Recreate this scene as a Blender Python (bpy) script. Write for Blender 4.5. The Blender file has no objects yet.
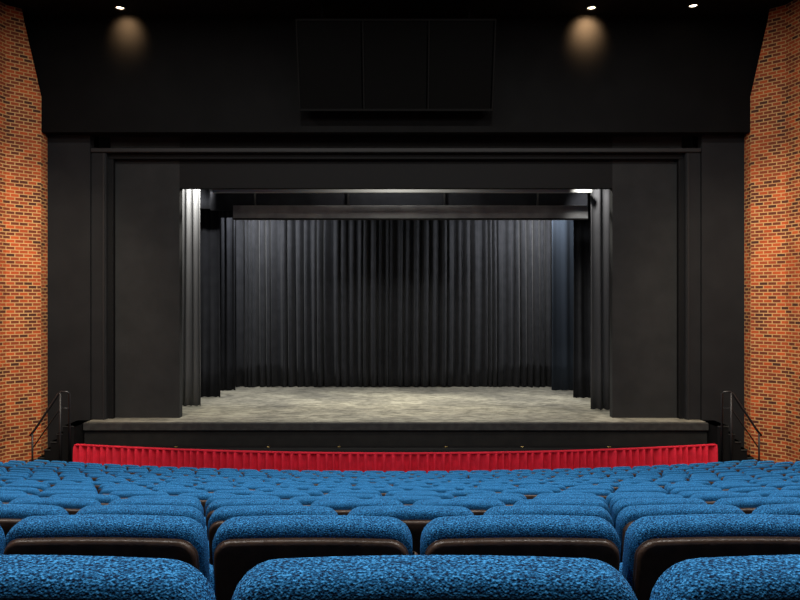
import bpy, math, random
from mathutils import Vector, Matrix
random.seed(4)
CAMX, CAMZ = 0.13, 5.27
ZF = -0.12
S = bpy.context.scene
try:
    S.view_settings.view_transform = 'Standard'
    S.view_settings.look = 'None'
except Exception: pass

# ---------------------------------------------------------------- materials
def mat(name, col, rough=0.7, metal=0.0, noise=None, bump=None, spec=0.5, sheen=0.0):
    """noise=(scale, colour2, lo, hi) ; bump=(scale,strength)"""
    m = bpy.data.materials.new(name); m.use_nodes = True
    nt = m.node_tree; b = nt.nodes['Principled BSDF']
    b.inputs['Base Color'].default_value = (*col, 1)
    b.inputs['Roughness'].default_value = rough
    b.inputs['Metallic'].default_value = metal
    b.inputs['Specular IOR Level'].default_value = spec
    if sheen:
        b.inputs['Sheen Weight'].default_value = sheen
    tc = nt.nodes.new('ShaderNodeTexCoord')
    if noise:
        n = nt.nodes.new('ShaderNodeTexNoise'); n.inputs['Scale'].default_value = noise[0]
        n.inputs['Detail'].default_value = 5
        nt.links.new(tc.outputs['Object'], n.inputs['Vector'])
        r = nt.nodes.new('ShaderNodeValToRGB')
        r.color_ramp.elements[0].position = noise[2]; r.color_ramp.elements[1].position = noise[3]
        r.color_ramp.elements[0].color = (*col, 1); r.color_ramp.elements[1].color = (*noise[1], 1)
        nt.links.new(n.outputs['Fac'], r.inputs['Fac'])
        nt.links.new(r.outputs['Color'], b.inputs['Base Color'])
    if bump:
        n2 = nt.nodes.new('ShaderNodeTexNoise'); n2.inputs['Scale'].default_value = bump[0]
        nt.links.new(tc.outputs['Object'], n2.inputs['Vector'])
        bp = nt.nodes.new('ShaderNodeBump'); bp.inputs['Strength'].default_value = bump[1]
        bp.inputs['Distance'].default_value = 0.01
        nt.links.new(n2.outputs['Fac'], bp.inputs['Height'])
        nt.links.new(bp.outputs['Normal'], b.inputs['Normal'])
    return m

M_blackwall = mat('black_plaster', (0.0022, 0.0022, 0.0024), 0.8, noise=(1.2, (0.0036, 0.0036, 0.0038), .35, .7), bump=(6, .2), spec=.12)
M_ceil = mat('black_ceiling_paint', (0.003, 0.003, 0.003), 0.85, bump=(5, .2), spec=.15)
M_panel = mat('charcoal_plaster', (0.019, 0.0195, 0.020), 0.85, noise=(1.6, (0.025, 0.0255, 0.026), .35, .7), bump=(9, .15), spec=.2)
M_sidewall = mat('dark_grey_plaster', (0.011, 0.0115, 0.013), 0.85, noise=(1.2, (0.015, 0.0155, 0.017), .35, .7), spec=.2)
M_frame = mat('black_trim_and_header_shade', (0.004, 0.004, 0.0045), 0.7, spec=.2)  # black trim; its colour also carries the shade on the proscenium header
M_trimedge = mat('worn_black_trim', (0.015, 0.015, 0.016), 0.6, spec=.3)
M_drape = mat('black_velour', (0.009, 0.0095, 0.012), 0.95, sheen=0.05, noise=(3, (0.014, 0.015, 0.018), .3, .7), spec=.1)
M_back = mat('charcoal_velour', (0.018, 0.019, 0.022), 0.95, sheen=0.08, noise=(3, (0.027, 0.028, 0.032), .3, .7), spec=.1)
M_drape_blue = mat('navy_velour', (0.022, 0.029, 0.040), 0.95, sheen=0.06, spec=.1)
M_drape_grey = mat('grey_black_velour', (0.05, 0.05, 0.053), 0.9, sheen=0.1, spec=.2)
M_drape_pale = mat('lit_grey_velour', (0.09, 0.09, 0.09), 0.9, sheen=0.1, spec=.2)  # lighter copy of the grey velour, stage light on the left leg in its colour
M_red = mat('red_velour', (0.78, 0.010, 0.038), 0.8, noise=(4, (0.60, 0.007, 0.028), .35, .7))
M_metal = mat('black_metal', (0.01, 0.01, 0.011), 0.4, 0.3)
M_rail = mat('dark_steel_rail', (0.03, 0.03, 0.033), 0.4, 0.5)
M_brass = mat('brass', (0.6, 0.42, 0.15), 0.35, 0.9)
M_carpet = mat('dark_carpet', (0.006, 0.006, 0.008), 0.95, noise=(60, (0.010, 0.010, 0.013), .4, .6), spec=.1)
M_lip = mat('stage_fascia_black', (0.012, 0.012, 0.012), 0.7, noise=(3, (0.017, 0.017, 0.016), .35, .7), spec=.2)
M_lip2 = mat('stage_edge_worn_paint', (0.026, 0.026, 0.026), 0.6, noise=(5, (0.042, 0.042, 0.04), .4, .65), spec=.3)
M_grille = mat('speaker_grille_cloth', (0.001, 0.001, 0.001), 0.9, bump=(150, .3), spec=.1)
M_spkframe = mat('speaker_frame_black', (0.002, 0.002, 0.002), 0.8, spec=.15)
M_shell = mat('dark_brown_seat_shell', (0.055, 0.031, 0.020), 0.36, noise=(22, (0.085, 0.048, 0.030), .4, .6), bump=(120, .15), spec=0.6)
M_shelledge = mat('shell_edge_highlight', (0.10, 0.065, 0.05), 0.3)  # lighter tone paints the thin highlight along the shell edge
M_batten = mat('grey_border_fabric', (0.09, 0.09, 0.092), 0.8, noise=(1.5, (0.16, 0.16, 0.155), .35, .65))
M_white = mat('lit_valance_tone', (0.32, 0.32, 0.30), 0.6)  # pale colour holds the light on the valance top

def emis(name, col, s):
    m = bpy.data.materials.new(name); m.use_nodes = True
    b = m.node_tree.nodes['Principled BSDF']
    b.inputs['Base Color'].default_value = (*col, 1)
    b.inputs['Emission Color'].default_value = (*col, 1)
    b.inputs['Emission Strength'].default_value = s
    return m
M_lamp = emis('lamp_glass', (1, .85, .6), 8)

def fabric():
    m = bpy.data.materials.new('blue_tweed_upholstery'); m.use_nodes = True
    nt = m.node_tree; b = nt.nodes['Principled BSDF']; L = nt.links.new
    b.inputs['Roughness'].default_value = .9
    b.inputs['Specular IOR Level'].default_value = .2
    tc = nt.nodes.new('ShaderNodeTexCoord')
    n = nt.nodes.new('ShaderNodeTexNoise'); n.inputs['Scale'].default_value = 290
    n.inputs['Detail'].default_value = 3
    mp = nt.nodes.new('ShaderNodeMapping'); mp.inputs['Scale'].default_value = (.8, 1, 1.2)
    L(tc.outputs['Object'], mp.inputs['Vector'])
    L(mp.outputs['Vector'], n.inputs['Vector'])
    r = nt.nodes.new('ShaderNodeValToRGB'); e = r.color_ramp.elements
    e[0].position = .36; e[0].color = (0.001, 0.014, 0.05, 1)
    e[1].position = .66; e[1].color = (0.07, 0.40, 0.88, 1)
    k = e.new(.5); k.color = (0.009, 0.130, 0.34, 1)
    L(n.outputs['Fac'], r.inputs['Fac']); L(r.outputs['Color'], b.inputs['Base Color'])
    v = nt.nodes.new('ShaderNodeTexVoronoi'); v.inputs['Scale'].default_value = 300
    L(tc.outputs['Object'], v.inputs['Vector'])
    bp = nt.nodes.new('ShaderNodeBump'); bp.inputs['Strength'].default_value = .8; bp.inputs['Distance'].default_value = .003
    L(v.outputs['Distance'], bp.inputs['Height']); L(bp.outputs['Normal'], b.inputs['Normal'])
    return m
M_fab = fabric()

def brick():
    m = bpy.data.materials.new('orange_brick'); m.use_nodes = True
    nt = m.node_tree; b = nt.nodes['Principled BSDF']; L = nt.links.new
    b.inputs['Roughness'].default_value = .85
    uv = nt.nodes.new('ShaderNodeUVMap'); uv.uv_map = 'UVMap'
    t = nt.nodes.new('ShaderNodeTexBrick'); L(uv.outputs['UV'], t.inputs['Vector'])
    t.inputs['Scale'].default_value = 1
    t.inputs['Brick Width'].default_value = .25; t.inputs['Row Height'].default_value = .108
    t.inputs['Mortar Size'].default_value = .016; t.inputs['Mortar Smooth'].default_value = .2
    t.inputs['Bias'].default_value = -.02
    t.inputs['Color1'].default_value = (0.56, 0.090, 0.014, 1)
    t.inputs['Color2'].default_value = (0.055, 0.013, 0.007, 1)
    t.inputs['Mortar'].default_value = (0.62, 0.37, 0.15, 1)
    n = nt.nodes.new('ShaderNodeTexNoise'); n.inputs['Scale'].default_value = 1.2; n.inputs['Detail'].default_value = 4
    L(uv.outputs['UV'], n.inputs['Vector'])
    mx = nt.nodes.new('ShaderNodeMix'); mx.data_type = 'RGBA'; mx.blend_type = 'MULTIPLY'
    mx.inputs[0].default_value = .6
    r = nt.nodes.new('ShaderNodeValToRGB'); r.color_ramp.elements[0].position = .3; r.color_ramp.elements[1].position = .6
    r.color_ramp.elements[0].color = (.6, .45, .4, 1)
    L(n.outputs['Fac'], r.inputs['Fac'])
    L(t.outputs['Color'], mx.inputs[6]); L(r.outputs['Color'], mx.inputs[7])
    L(mx.outputs[2], b.inputs['Base Color'])
    bp = nt.nodes.new('ShaderNodeBump'); bp.invert = True; bp.inputs['Strength'].default_value = .5; bp.inputs['Distance'].default_value = .01
    L(t.outputs['Fac'], bp.inputs['Height']); L(bp.outputs['Normal'], b.inputs['Normal'])
    return m
M_brick = brick()

def stagefloor():
    m = bpy.data.materials.new('worn_stage_floor'); m.use_nodes = True
    nt = m.node_tree; b = nt.nodes['Principled BSDF']; L = nt.links.new
    b.inputs['Roughness'].default_value = .5
    tc = nt.nodes.new('ShaderNodeTexCoord')
    def nz(scale, det, mapscale):
        n = nt.nodes.new('ShaderNodeTexNoise'); n.inputs['Scale'].default_value = scale; n.inputs['Detail'].default_value = det
        n.inputs['Roughness'].default_value = .7
        mp = nt.nodes.new('ShaderNodeMapping'); mp.inputs['Scale'].default_value = mapscale
        L(tc.outputs['Object'], mp.inputs['Vector']); L(mp.outputs['Vector'], n.inputs['Vector'])
        return n
    a = nz(.6, 9, (.7, 1, 1)); c = nz(6.0, 9, (.5, 1.2, 1))
    r = nt.nodes.new('ShaderNodeValToRGB'); e = r.color_ramp.elements
    e[0].position = .36; e[0].color = (.18, .172, .145, 1); e[1].position = .62; e[1].color = (.36, .34, .27, 1)
    L(a.outputs['Fac'], r.inputs['Fac'])
    r2 = nt.nodes.new('ShaderNodeValToRGB'); e = r2.color_ramp.elements
    e[0].position = .42; e[0].color = (.38, .38, .37, 1); e[1].position = .56; e[1].color = (1, 1, 1, 1)
    L(c.outputs['Fac'], r2.inputs['Fac'])
    mx = nt.nodes.new('ShaderNodeMix'); mx.data_type = 'RGBA'; mx.blend_type = 'MULTIPLY'; mx.inputs[0].default_value = .9
    L(r.outputs['Color'], mx.inputs[6]); L(r2.outputs['Color'], mx.inputs[7])
    L(mx.outputs[2], b.inputs['Base Color'])
    return m
M_sfloor = stagefloor()

# ---------------------------------------------------------------- mesh builder
class MB:
    def __init__(s): s.v = []; s.f = []; s.m = []; s.uv = {}; s.mats = []; s.smooth = []
    def mi(s, m):
        if m not in s.mats: s.mats.append(m)
        return s.mats.index(m)
    def face(s, pts, m, uv=None, smooth=False):
        o = len(s.v); s.v += [tuple(p) for p in pts]
        s.f.append(tuple(range(o, o + len(pts)))); s.m.append(s.mi(m)); s.smooth.append(smooth)
        if uv: s.uv[len(s.f) - 1] = uv
    def grid(s, rows, m, closed=False, smooth=True):
        o = len(s.v); nr = len(rows); nc = len(rows[0])
        for r in rows: s.v += [tuple(p) for p in r]
        k = s.mi(m)
        for i in range(nr - 1):
            for j in range(nc if closed else nc - 1):
                j2 = (j + 1) % nc
                s.f.append((o + i * nc + j, o + i * nc + j2, o + (i + 1) * nc + j2, o + (i + 1) * nc + j))
                s.m.append(k); s.smooth.append(smooth)
        return o
    def box(s, x0, x1, y0, y1, z0, z1, m, bev=0.0, T=None):
        b = bev
        if b <= 0:
            P = [(x0, y0, z0), (x1, y0, z0), (x1, y1, z0), (x0, y1, z0), (x0, y0, z1), (x1, y0, z1), (x1, y1, z1), (x0, y1, z1)]
            F = [(0, 3, 2, 1), (4, 5, 6, 7), (0, 1, 5, 4), (1, 2, 6, 5), (2, 3, 7, 6), (3, 0, 4, 7)]
        else:
            def ring(i, z):
                x0_, x1_, y0_, y1_ = x0 + i, x1 - i, y0 + i, y1 - i
                c = b
                return [(x0_ + c, y0_, z), (x1_ - c, y0_, z), (x1_, y0_ + c, z), (x1_, y1_ - c, z), (x1_ - c, y1_, z), (x0_ + c, y1_, z), (x0_, y1_ - c, z), (x0_, y0_ + c, z)]
            P = ring(b, z0) + ring(0, z0 + b) + ring(0, z1 - b) + ring(b, z1)
            F = [tuple(reversed(range(8))), tuple(range(24, 32))]
            for r in range(3):
                for j in range(8):
                    F.append((r * 8 + j, r * 8 + (j + 1) % 8, (r + 1) * 8 + (j + 1) % 8, (r + 1) * 8 + j))
        if T: P = [tuple(T @ Vector(p)) for p in P]
        o = len(s.v); s.v += P; k = s.mi(m)
        for f in F: s.f.append(tuple(o + i for i in f)); s.m.append(k); s.smooth.append(False)
    def tube(s, pts, r, m, n=10):
        pts = [Vector(p) for p in pts]; rows = []
        for i, p in enumerate(pts):
            d = (pts[min(i + 1, len(pts) - 1)] - pts[max(i - 1, 0)]).normalized()
            u = d.cross(Vector((0, 0, 1)))
            if u.length < .05: u = Vector((1, 0, 0))
            u.normalize(); w = d.cross(u).normalized()
            rows.append([p + r * (math.cos(a) * u + math.sin(a) * w) for a in [2 * math.pi * j / n for j in range(n)]])
        o = s.grid(rows, m, closed=True); k = s.mi(m)
        s.f.append(tuple(o + j for j in reversed(range(n)))); s.m.append(k); s.smooth.append(False)
        e = o + (len(rows) - 1) * n
        s.f.append(tuple(e + j for j in range(n))); s.m.append(k); s.smooth.append(False)
    def pillow(s, outline, y0, y1, r, m, T=None, bulge=0.0, steps=4):
        n = len(outline); nor = []
        for i in range(n):
            a = Vector(outline[i - 1]); c = Vector(outline[(i + 1) % n]); t = (c - a).normalized()
            nor.append(Vector((t.y, -t.x)))
        cx = sum(p[0] for p in outline) / n; cz = sum(p[1] for p in outline) / n
        def ring(ins, y, sc=1.0):
            return [((p[0] - q.x * ins - cx) * sc + cx, y, (p[1] - q.y * ins - cz) * sc + cz) for p, q in zip(outline, nor)]
        rows = [ring(r, y0 - bulge, .03), ring(r, y0 - bulge * .8, .5), ring(r, y0 - bulge * .3, .85)]
        for i in range(steps + 1):
            a = math.pi / 2 * i / steps; rows.append(ring(r * (1 - math.sin(a)), y0 + r * (1 - math.cos(a))))
        for i in range(steps + 1):
            a = math.pi / 2 * i / steps; rows.append(ring(r * (1 - math.cos(a)), y1 - r * (1 - math.sin(a))))
        rows += [ring(r, y1 + bulge * .3, .85), ring(r, y1 + bulge * .8, .5), ring(r, y1 + bulge, .03)]
        if T: rows = [[tuple(T @ Vector(p)) for p in rr] for rr in rows]
        s.grid(rows, m, closed=True)
    def data(s, name):
        me = bpy.data.meshes.new(name); me.from_pydata(s.v, [], s.f)
        for m in s.mats: me.materials.append(m)
        me.polygons.foreach_set('material_index', s.m); me.polygons.foreach_set('use_smooth', s.smooth)
        if s.uv:
            ul = me.uv_layers.new(name='UVMap')
            for fi, uv in s.uv.items():
                for li, c in zip(me.polygons[fi].loop_indices, uv): ul.data[li].uv = c
        me.validate(); me.update(); return me
    def obj(s, name):
        ob = bpy.data.objects.new(name, s.data(name)); S.collection.objects.link(ob); return ob

# ---------------------------------------------------------------- seat rows
CY = 59.0; SH = .853
PTS = [(-3, -0.75), (0.0, .08), (.91, .335), (1.893, .583), (2.876, .845), (6, 1.65), (10, 2.63), (14, 3.56), (18.604, 4.54)]
def drop(d):
    for (a, da), (b, db) in zip(PTS, PTS[1:]):
        if d <= b: return da + (db - da) * (d - a) / (b - a)
    return 4.54
rows_d = [.91 + .983 * k for k in range(19)]
def rowfloor(k): return max(CAMZ - drop(rows_d[k]) - SH, ZF)

def rrect(w, z0, z1, r, arch=0.0, n=6, rb=None):
    rb = rb or r; P = []
    def arc(cx, cz, rr, a0, a1):
        for i in range(n + 1):
            a = a0 + (a1 - a0) * i / n; P.append((cx + rr * math.cos(a), cz + rr * math.sin(a)))
    h = w / 2
    arc(-h + rb, z0 + rb, rb, math.pi, 1.5 * math.pi)
    arc(h - rb, z0 + rb, rb, 1.5 * math.pi, 2 * math.pi)
    arc(h - r, z1 - r, r, 0, math.pi / 2)
    for i in range(1, 6):
        t = i / 6; x = (h - r) * (1 - 2 * t); P.append((x, z1 + arch * (1 - (1 - 2 * t) ** 2)))
    arc(-h + r, z1 - r, r, math.pi / 2, math.pi)
    return P

def build_seat(detail=True):
    mb = MB(); n = 6 if detail else 3; st = 4 if detail else 2
    tilt = math.radians(12)
    ztop = .836
    T = Matrix.Translation((0, .10, .40)) @ Matrix.Rotation(tilt, 4, 'X') @ Matrix.Translation((0, 0, -.40))
    mb.pillow(rrect(.543, .33, ztop + .012, .068, .005, n, .04), -.044, .040, .027, M_fab, T, .006, st)
    mb.pillow(rrect(.519, .22, ztop - .019, .055, .004, n, .03), -.062, -.03, .010, M_shell, T, .006, 2 if detail else 1)
    if detail:
        mb.pillow(rrect(.523, .215, ztop - .016, .056, .004, n, .03), -.047, -.034, .004, M_shelledge, T, 0, 1)
        mb.pillow(rrect(.44, .37, ztop - .045, .05, .004, n, .04), .030, .050, .014, M_fab, T, .010, 2)
    # tipped-up seat pan, well below the top of the back
    T2 = Matrix.Translation((0, .20, .24)) @ Matrix.Rotation(math.radians(-10), 4, 'X')
    mb.pillow(rrect(.47, 0.0, .38, .06, 0, n, .03), .0, .09, .035, M_fab, T2, .008, st)
    mb.pillow(rrect(.45, .02, .36, .05, 0, n, .03), .08, .11, .01, M_shell, T2, .004, 1)
    for sx in (-1, 1):
        x = sx * .2825
        mb.box(x - .012, x + .012, .16, .22, 0, .58, M_metal, .004)
        mb.box(x - .014, x + .014, .06, .38, 0, .02, M_metal, .004)
        mb.box(x - .012, x + .012, .08, .42, .53, .575, M_metal, .004)
        mb.box(x - .013, x + .013, .06, .44, .575, .60, M_shell, .006)
        mb.box(min(x, x - sx * .06), max(x, x - sx * .06), .19, .23, .30, .34, M_metal, .004)
    return mb

seatHi = build_seat(True); seatLo = build_seat(False)
seat_mesh = seatHi.data('theater_seat')
rr_ = random.Random(21)
ROWOFF = [CAMX + .045 + (.2825 if k % 2 else 0) + (rr_.uniform(-.2, .2) if k > 4 else 0) for k in range(19)]
def row_positions(k):
    R = CY - rows_d[k]; lim = 10.25 if rows_d[k] > 17 else 11.6
    pitch = .565 if k < 5 else .565 + .018 * ((k * 7) % 3)
    res = []
    for i in range(-24, 25):
        s_ = ROWOFF[k] + i * pitch; a = s_ / R
        x = R * math.sin(a); y = CY - R * math.cos(a)
        if abs(x) < lim: res.append((x, y))
    return res
def rotz(a): return Matrix.Rotation(a, 4, 'Z')
far = MB(); far.mats = list(seatLo.mats)
for k in range(19):
    fz = rowfloor(k)
    for (x, y) in row_positions(k):
        rot = math.atan2(0 - x, CY - y)
        Mx = Matrix.Translation((x, y, fz)) @ rotz(-rot)
        if k < 4 and abs(x) < 3.2:
            o = bpy.data.objects.new('theater_seat', seat_mesh); S.collection.objects.link(o)
            o.matrix_world = Mx
        else:
            Mx = Mx @ Matrix.Rotation(random.uniform(-.03, .03), 4, 'X')
            o0 = len(far.v)
            far.v += [tuple(Mx @ Vector(p)) for p in seatLo.v]
            far.f += [tuple(o0 + i for i in f) for f in seatLo.f]
            far.m += seatLo.m; far.smooth += seatLo.smooth
far.obj('auditorium_seating_rows')

# ---------------------------------------------------------------- terraced floor
fl = MB(); HW = 12.6
def arcpts(d, z, n=40):
    R = CY - d
    return [(x, CY - math.sqrt(R * R - x * x), z) for x in [-HW + 2 * HW * i / n for i in range(n + 1)]]
prof = []
bd = [r - .12 for r in rows_d]
top = rowfloor(0) + .22
prof += [(-4.5, top), (bd[0], top)]
for k in range(19):
    z = rowfloor(k)
    prof.append((bd[k], z)); prof.append((bd[k + 1] if k < 18 else 19.6, z))
rows_ = [arcpts(d, z) for d, z in prof]
rows_.append([(x, 22.6, ZF) for x, _, _ in rows_[-1]])
fl.grid(rows_, M_carpet, smooth=False)
fl.obj('floor')

# ---------------------------------------------------------------- room shell
CE = 14.25
for side, nm in ((-1, 'wall_left'), (1, 'wall_right')):
    w = MB()
    P0 = (side * 11.15, 22.0); P1 = (side * 11.86, 21.3)
    l = math.dist(P0, P1)
    def at(t, z): return (P0[0] + (P1[0] - P0[0]) * t, P0[1] + (P1[1] - P0[1]) * t, z)
    poly = [(0, ZF), (1, ZF), (1, CE), (.55, CE), (.50, 13.93), (0, 11.7)]
    w.face([at(t, z) for t, z in poly], M_brick, [(t * l, z) for t, z in poly])
    w.face([at(0, ZF), at(0, 11.7), (side * 11.15, 22.4, 11.7), (side * 11.15, 22.4, ZF)], M_brick, [(0, 0), (0, 11.7), (.4, 11.7), (.4, 0)])
    pts = [P1, (side * 12.6, 18.0), (side * 12.6, -4.4)]
    s_ = l
    for a, b in zip(pts, pts[1:]):
        q = math.dist(a, b)
        w.face([(a[0], a[1], ZF), (b[0], b[1], ZF), (b[0], b[1], CE), (a[0], a[1], CE)], M_brick, [(s_, ZF), (s_ + q, ZF), (s_ + q, CE), (s_, CE)])
        s_ += q
    w.obj(nm)
w = MB(); w.box(-12.7, 12.7, -4.6, -4.4, ZF, CE, M_blackwall); w.obj('wall_back')
w = MB(); w.box(-12.9, 12.9, -4.6, 23.0, CE, CE + .2, M_ceil)
w.obj('ceiling')
w = MB()
w.box(-12.7, 12.7, 22.02, 22.6, 10.55, CE, M_blackwall)
w.box(-11.4, -9.79, 22.4, 22.7, ZF, 10.75, M_sidewall)
w.box(9.79, 11.4, 22.4, 22.7, ZF, 10.75, M_sidewall)
w.obj('wall_front')
w = MB()
OW = 7.05
for sd in (-1, 1):
    a, b = sorted((sd * OW, sd * 9.3)); w.box(a, b, 22.8, 23.1, 1.432, 10.75, M_panel)
w.box(-OW, OW, 22.8, 23.1, 8.92, 10.75, M_frame)  # header darker than the side panels: shade put into its colour
w.obj('wall_proscenium')
w = MB()
for sd in (-1, 1):
    a, b = sorted((sd * 9.3, sd * 9.78)); w.box(a, b, 22.45, 22.95, 1.432, 10.0, M_sidewall, .02)
    a, b = sorted((sd * 9.34, sd * 9.40)); w.box(a, b, 22.42, 22.5, 1.432, 9.98, M_trimedge, .01)
    a, b = sorted((sd * 9.14, sd * 9.32)); w.box(a, b, 22.62, 22.9, 1.432, 9.9, M_frame, .02)
w.box(-9.78, 9.78, 22.4, 22.8, 10.0, 10.14, M_trimedge, .02)
w.box(-9.3, 9.3, 22.6, 22.8, 9.82, 10.0, M_frame, .02)
w.obj('trim_1')

# ---------------------------------------------------------------- stage platform
w = MB(); SF = 21.9
w.box(-9.75, 9.75, SF + .02, 33.4, ZF + .01, 1.33, M_lip)
w.box(-9.77, 9.77, SF - .05, SF + .10, 1.19, 1.43, M_lip2, .015)
w.box(-9.75, 9.75, SF + .10, 33.4, 1.33, 1.43, M_sfloor)
w.obj('stage_platform')
w = MB()
w.box(-10.0, -9.8, 23.1, 33.6, 1.0, 14, M_blackwall); w.box(9.8, 10.0, 23.1, 33.6, 1.0, 14, M_blackwall)
w.box(-10.0, 10.0, 33.5, 33.7, 1.0, 14, M_blackwall)
w.box(-10.0, 10.0, 22.8, 33.6, 14, 14.2, M_blackwall)
w.box(-10.0, 10.0, 22.8, 23.1, 10.75, 14, M_blackwall)
w.obj('wall_stage_house')

# ---------------------------------------------------------------- drapes
def drape(name, x0, x1, y, z0, z1, m, fold=.33, amp=.09, seed=1):
    rnd = random.Random(seed); mb = MB()
    W = abs(x1 - x0); nf = max(2, int(W / fold)); edges = [0.0]
    for i in range(nf): edges.append(edges[-1] + rnd.uniform(.5, 1.5))
    edges = [e / edges[-1] for e in edges]; A = [amp * rnd.uniform(.45, 1.35) for _ in range(nf)]
    cols = []
    for i in range(nf):
        for j in range(12):
            t = edges[i] + (edges[i + 1] - edges[i]) * j / 12
            ph = 2 * math.pi * j / 12
            d = A[i] * (math.cos(ph) + .3 * math.cos(2 * ph))
            cols.append((t, d, math.sin(ph) * .3 * A[i]))
    cols.append((1.0, A[-1], 0))
    rows = []
    for q in range(9):
        h = q / 8; z = z0 + (z1 - z0) * h
        k = .8 + .35 * (1 - h)
        row = []
        for t, d, dx in cols:
            row.append((x0 + (x1 - x0) * t + dx + .02 * math.sin(9 * t + 3 * h), y - d * k, z + (.015 * math.cos(40 * t) if q == 0 else 0)))
        rows.append(row)
    mb.grid(rows, m)
    o = mb.obj(name)
    sm = o.modifiers.new('thickness', 'SOLIDIFY'); sm.thickness = .008; sm.offset = 0
    return o
ZS = 1.45
drape('backdrop_curtain', -8.2, 8.2, 31.0, ZS, 9.7, M_back, .32, .18, seed=3)
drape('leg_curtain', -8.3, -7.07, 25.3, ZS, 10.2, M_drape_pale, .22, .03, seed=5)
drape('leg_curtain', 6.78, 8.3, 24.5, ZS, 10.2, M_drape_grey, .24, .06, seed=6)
drape('leg_curtain', -8.6, -6.95, 27.6, ZS, 10.2, M_drape, .3, .04, seed=7)
drape('leg_curtain', 6.9, 8.6, 27.4, ZS, 10.2, M_drape, .3, .04, seed=8)
drape('leg_curtain', -8.8, -6.85, 29.7, ZS, 10.2, M_drape, .28, .06, seed=9)
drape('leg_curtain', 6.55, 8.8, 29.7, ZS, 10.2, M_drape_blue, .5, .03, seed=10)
drape('border_curtain', -8.5, 8.5, 28.4, 8.62, 11.5, M_drape, .3, .03, seed=13)
drape('border_curtain', -8.0, 8.0, 26.4, 8.72, 11.5, M_drape, .3, .03, seed=14)
w = MB()
w.box(-5.75, 6.75, 24.65, 24.8, 8.13, 8.60, M_batten, .01)
w.box(-5.75, 6.75, 24.60, 24.84, 8.10, 8.15, M_frame, .01)
w.box(-6.6, 6.78, 24.85, 24.9, 8.45, 9.12, M_drape)
for x in (-5, -1.7, 1.7, 5): w.box(x - .03, x + .03, 24.75, 24.80, 8.6, 11.5, M_metal)
w.obj('border_beam')
w = MB()
w.box(-6.35, 6.78, 24.2, 24.3, 8.98, 9.12, M_white, .01)  # added strip standing in for the lit top of a valance
for x in (-6, -2, 2, 6): w.box(x - .02, x + .02, 24.23, 24.27, 9.12, 13.9, M_metal)
w.obj('lit_valance_strip')

# ---------------------------------------------------------------- orchestra pit rail drape & cover
mb = MB(); R = CY - 20.0; amax = math.asin(9.68 / R); rnd = random.Random(8)
pl = []; t = 0
while t < 1: pl.append(t); t += rnd.uniform(.009, .015)
pl[-1] = 1.0
row = []
for i in range(len(pl) - 1):
    A = rnd.uniform(.05, .085)
    for j in range(8):
        tt = pl[i] + (pl[i + 1] - pl[i]) * j / 8; ph = 2 * math.pi * j / 8
        row.append((tt, A * (math.cos(ph) + .3 * math.cos(2 * ph))))
row.append((1, .05))
rows = []
for q, z in enumerate((ZF + .03, .35, .6, .80, .88)):
    k = [1.2, 1, .9, .8, .4][q]; rr = []
    for tt, d in row:
        a = -amax + 2 * amax * tt; r_ = R + .08 + d * k
        rr.append((r_ * math.sin(a), CY - r_ * math.cos(a), z))
    rows.append(rr)
mb.grid(rows, M_red)
def bandarc(mb, r0, r1, z0, z1, m, N=60):
    P = []
    for rr, z in ((r0, z0), (r1, z0), (r1, z1), (r0, z1), (r0, z0)):
        P.append([(rr * math.sin(-amax + 2 * amax * i / N), CY - rr * math.cos(-amax + 2 * amax * i / N), z) for i in range(N + 1)])
    mb.grid(P, m, smooth=False)
bandarc(mb, R - .04, R + .10, .88, .91, M_red)
bandarc(mb, R - .05, R - .03, ZF + .02, .84, M_frame)
mb.obj('orchestra_rail_drape')
w = MB(); N = 40
f_ = []
for i in range(N + 1):
    a = -amax + 2 * amax * i / N; f_.append(((R - .08) * math.sin(a), CY - (R - .08) * math.cos(a)))
w.grid([[(x, y, .72) for x, y in f_], [(x, SF - .06, .72) for x, y in f_]], M_frame, smooth=False)
w.grid([[(x, y, .66) for x, y in f_], [(x, SF - .06, .66) for x, y in f_]], M_frame, smooth=False)
w.obj('orchestra_pit_cover')
for px in (-3.95, -1.75, 1.55, 3.9, -6.8, 6.6):
    w = MB(); w.box(px - .05, px + .05, 21.6, 21.7, .722, .745, M_brass, .008)
    w.tube([(px, 21.64, .74), (px, 21.62, .80)], .035, M_metal); w.obj('stage_footlight')

# ---------------------------------------------------------------- stairs and handrails
for sd in (-1, 1):
    w = MB(); n = 6; xo, xi = 11.1, 10.15
    for i in range(n):
        h = 1.43 * (i + 1) / n
        a = xo - (xo - xi) * i / (n - 1) if i < n - 1 else xi
        b = xo - (xo - xi) * (i + 1) / (n - 1) if i < n - 1 else 9.81
        a_, b_ = sorted((sd * a, sd * b)); w.box(a_, b_, 21.35, 22.35, ZF, h, M_frame)
        w.box(a_, b_, 21.33, 22.35, h - .035, h + .0, M_lip2)
    w.obj('stage_stairs')
    w = MB()
    yy = 21.29
    w.tube([(sd * 11.12, yy, 1.15), (sd * 10.98, yy, 1.32), (sd * 10.25, yy, 2.42), (sd * 10.16, yy, 2.48), (sd * 9.98, yy, 2.48), (sd * 9.92, yy, 2.42), (sd * 9.92, yy, ZF)], .034, M_rail)
    w.tube([(sd * 11.05, yy, ZF), (sd * 11.05, yy, 1.2)], .028, M_rail)
    w.tube([(sd * 10.2, yy, ZF), (sd * 10.2, yy, 2.46)], .034, M_rail)
    w.tube([(sd * 11.05, yy, .75), (sd * 10.2, yy, 1.98), (sd * 9.92, yy, 1.98)], .018, M_rail)
    w.obj('stair_handrail')

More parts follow.
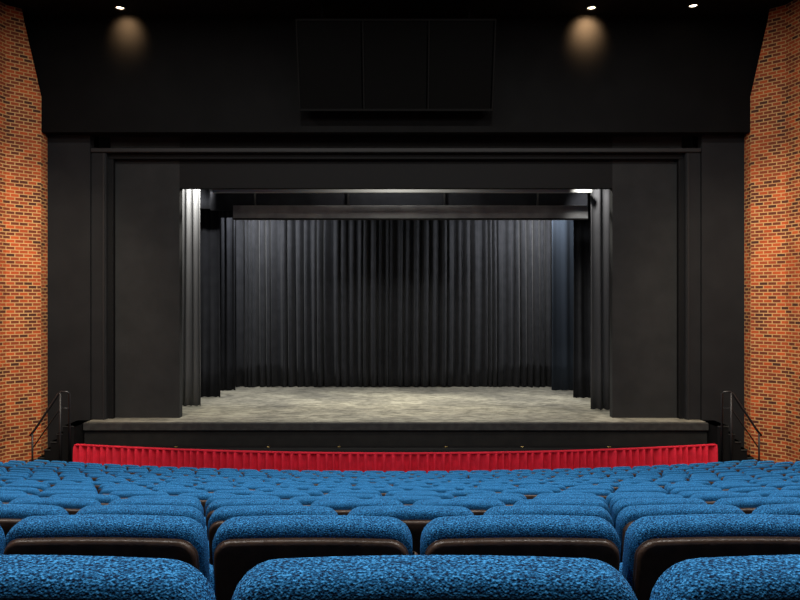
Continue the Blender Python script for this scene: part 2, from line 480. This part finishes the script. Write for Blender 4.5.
# ---------------------------------------------------------------- speaker cluster over proscenium
w = MB()
T = Matrix.Translation((0, 21.5, 11.12)) @ Matrix.Rotation(math.radians(17), 4, 'X')
HC = 2.55
for i in range(3):
    xw = 1.97; x0 = -2.97 + i * xw
    w.box(x0 + .03, x0 + xw - .03, -.0, .30, 0, HC, M_grille, .02, T)
    w.box(x0, x0 + .05, -.03, .3, 0, HC, M_spkframe, .01, T)
w.box(2.94, 2.99, -.03, .3, 0, HC, M_spkframe, .01, T)
w.box(-2.97, 2.99, -.03, .3, -.05, 0.02, M_spkframe, .01, T)
w.box(-2.97, 2.99, -.03, .3, HC - .02, HC + .05, M_spkframe, .01, T)
for x in (-2.2, 2.2): w.box(x - .03, x + .03, 20.9, 20.95, 13.5, CE - .01, M_grille)
w.obj('speaker_cluster')

# ---------------------------------------------------------------- lights
def light(name, typ, loc, target, e, col=(1, 1, 1), size=.5, ang=60, blend=.5):
    L = bpy.data.lights.new(name, typ); L.energy = e; L.color = col
    if typ == 'AREA': L.shape = 'DISK'; L.size = size
    if typ == 'SPOT': L.spot_size = math.radians(ang); L.spot_blend = blend; L.shadow_soft_size = size
    o = bpy.data.objects.new(name, L); S.collection.objects.link(o); o.location = loc
    o.rotation_euler = (Vector(target) - Vector(loc)).to_track_quat('-Z', 'Y').to_euler(); return o

def downlight(x, y, z=CE):
    w = MB(); n = 20
    prof = [(.17, 0), (.17, -.04), (.13, -.05), (.12, -.01)]
    w.grid([[(x + r * math.cos(2 * math.pi * j / n), y + r * math.sin(2 * math.pi * j / n), z + dz) for j in range(n)] for r, dz in prof], M_metal, closed=True)
    w.face([(x + .12 * math.cos(-2 * math.pi * j / n), y + .12 * math.sin(-2 * math.pi * j / n), z - .012) for j in range(n)], M_lamp)
    w.obj('recessed_downlight')
warm = (1, .84, .64)
for x, y, e in ((-8.45, 21.45, 420), (6.0, 21.45, 1000)):
    downlight(x, y)
    light('downlight_lamp', 'SPOT', (x, y, CE - .1), (x, 22.02, 13.8), e, (1, .60, .30), .14, 88, 1)
downlight(9.05, 21.3)
house = [(x, y) for y in (1.5, 6.5, 11.5, 16.5) for x in (-8, -2.7, 2.7, 8)]
for x, y in house:
    downlight(x, y)
    light('house_lamp', 'AREA', (x, y, CE - .12), (x, y, 0), 215, (1, .97, .92), .5)
for sd in (-1, 1):
    light('brick_wall_washer', 'SPOT', (sd * 7.5, 14.5, CE - .3), (sd * 11.7, 21.4, 3.4), 5200, warm, .25, 56, 1)
for x in (-5.2, -1.8, 1.8, 5.2):
    light('stage_lamp', 'AREA', (x, 25.8, 10.3), (x * .8, 26.6, 1.4), 300, (1, .97, .87), .5)
light('stage_special', 'SPOT', (0, 25.6, 10.4), (0.3, 25.6, 1.4), 2300, (1, .93, .74), .3, 55, 1)
for sd in (-1, 1):
    light('cyc_lamp', 'AREA', (sd * 5.9, 28.8, 9.6), (sd * 5.9, 31.0, 3.6), 360, (.97, .98, 1), .3)
    light('cyc_lamp', 'AREA', (sd * 3.6, 28.8, 9.6), (sd * 4.6, 31.0, 3.6), 80, (.97, .98, 1), .3)
light('leg_lamp', 'SPOT', (-6.6, 24.6, 9.75), (-7.5, 25.3, 8.6), 1300, (1, .98, .94), .1, 95, .9)
light('leg_lamp', 'SPOT', (6.3, 23.7, 9.8), (7.3, 24.8, 7.8), 600, (1, .98, .94), .12, 80, .9)
light('beam_lamp', 'SPOT', (0, 23.3, 10.6), (0, 24.8, 8.3), 420, (1, .98, .92), .3, 150, .6)

wd = bpy.data.worlds.new('World'); S.world = wd; wd.use_nodes = True
wd.node_tree.nodes['Background'].inputs['Color'].default_value = (0.01, 0.01, 0.012, 1)
wd.node_tree.nodes['Background'].inputs['Strength'].default_value = .2

cam = bpy.data.cameras.new('camera'); cam.sensor_width = 36; cam.lens = 31.5; cam.clip_start = .05; cam.clip_end = 200
co = bpy.data.objects.new('camera', cam); S.collection.objects.link(co)
co.location = (CAMX, 0, CAMZ); co.rotation_euler = (math.pi / 2, 0, 0); S.camera = co
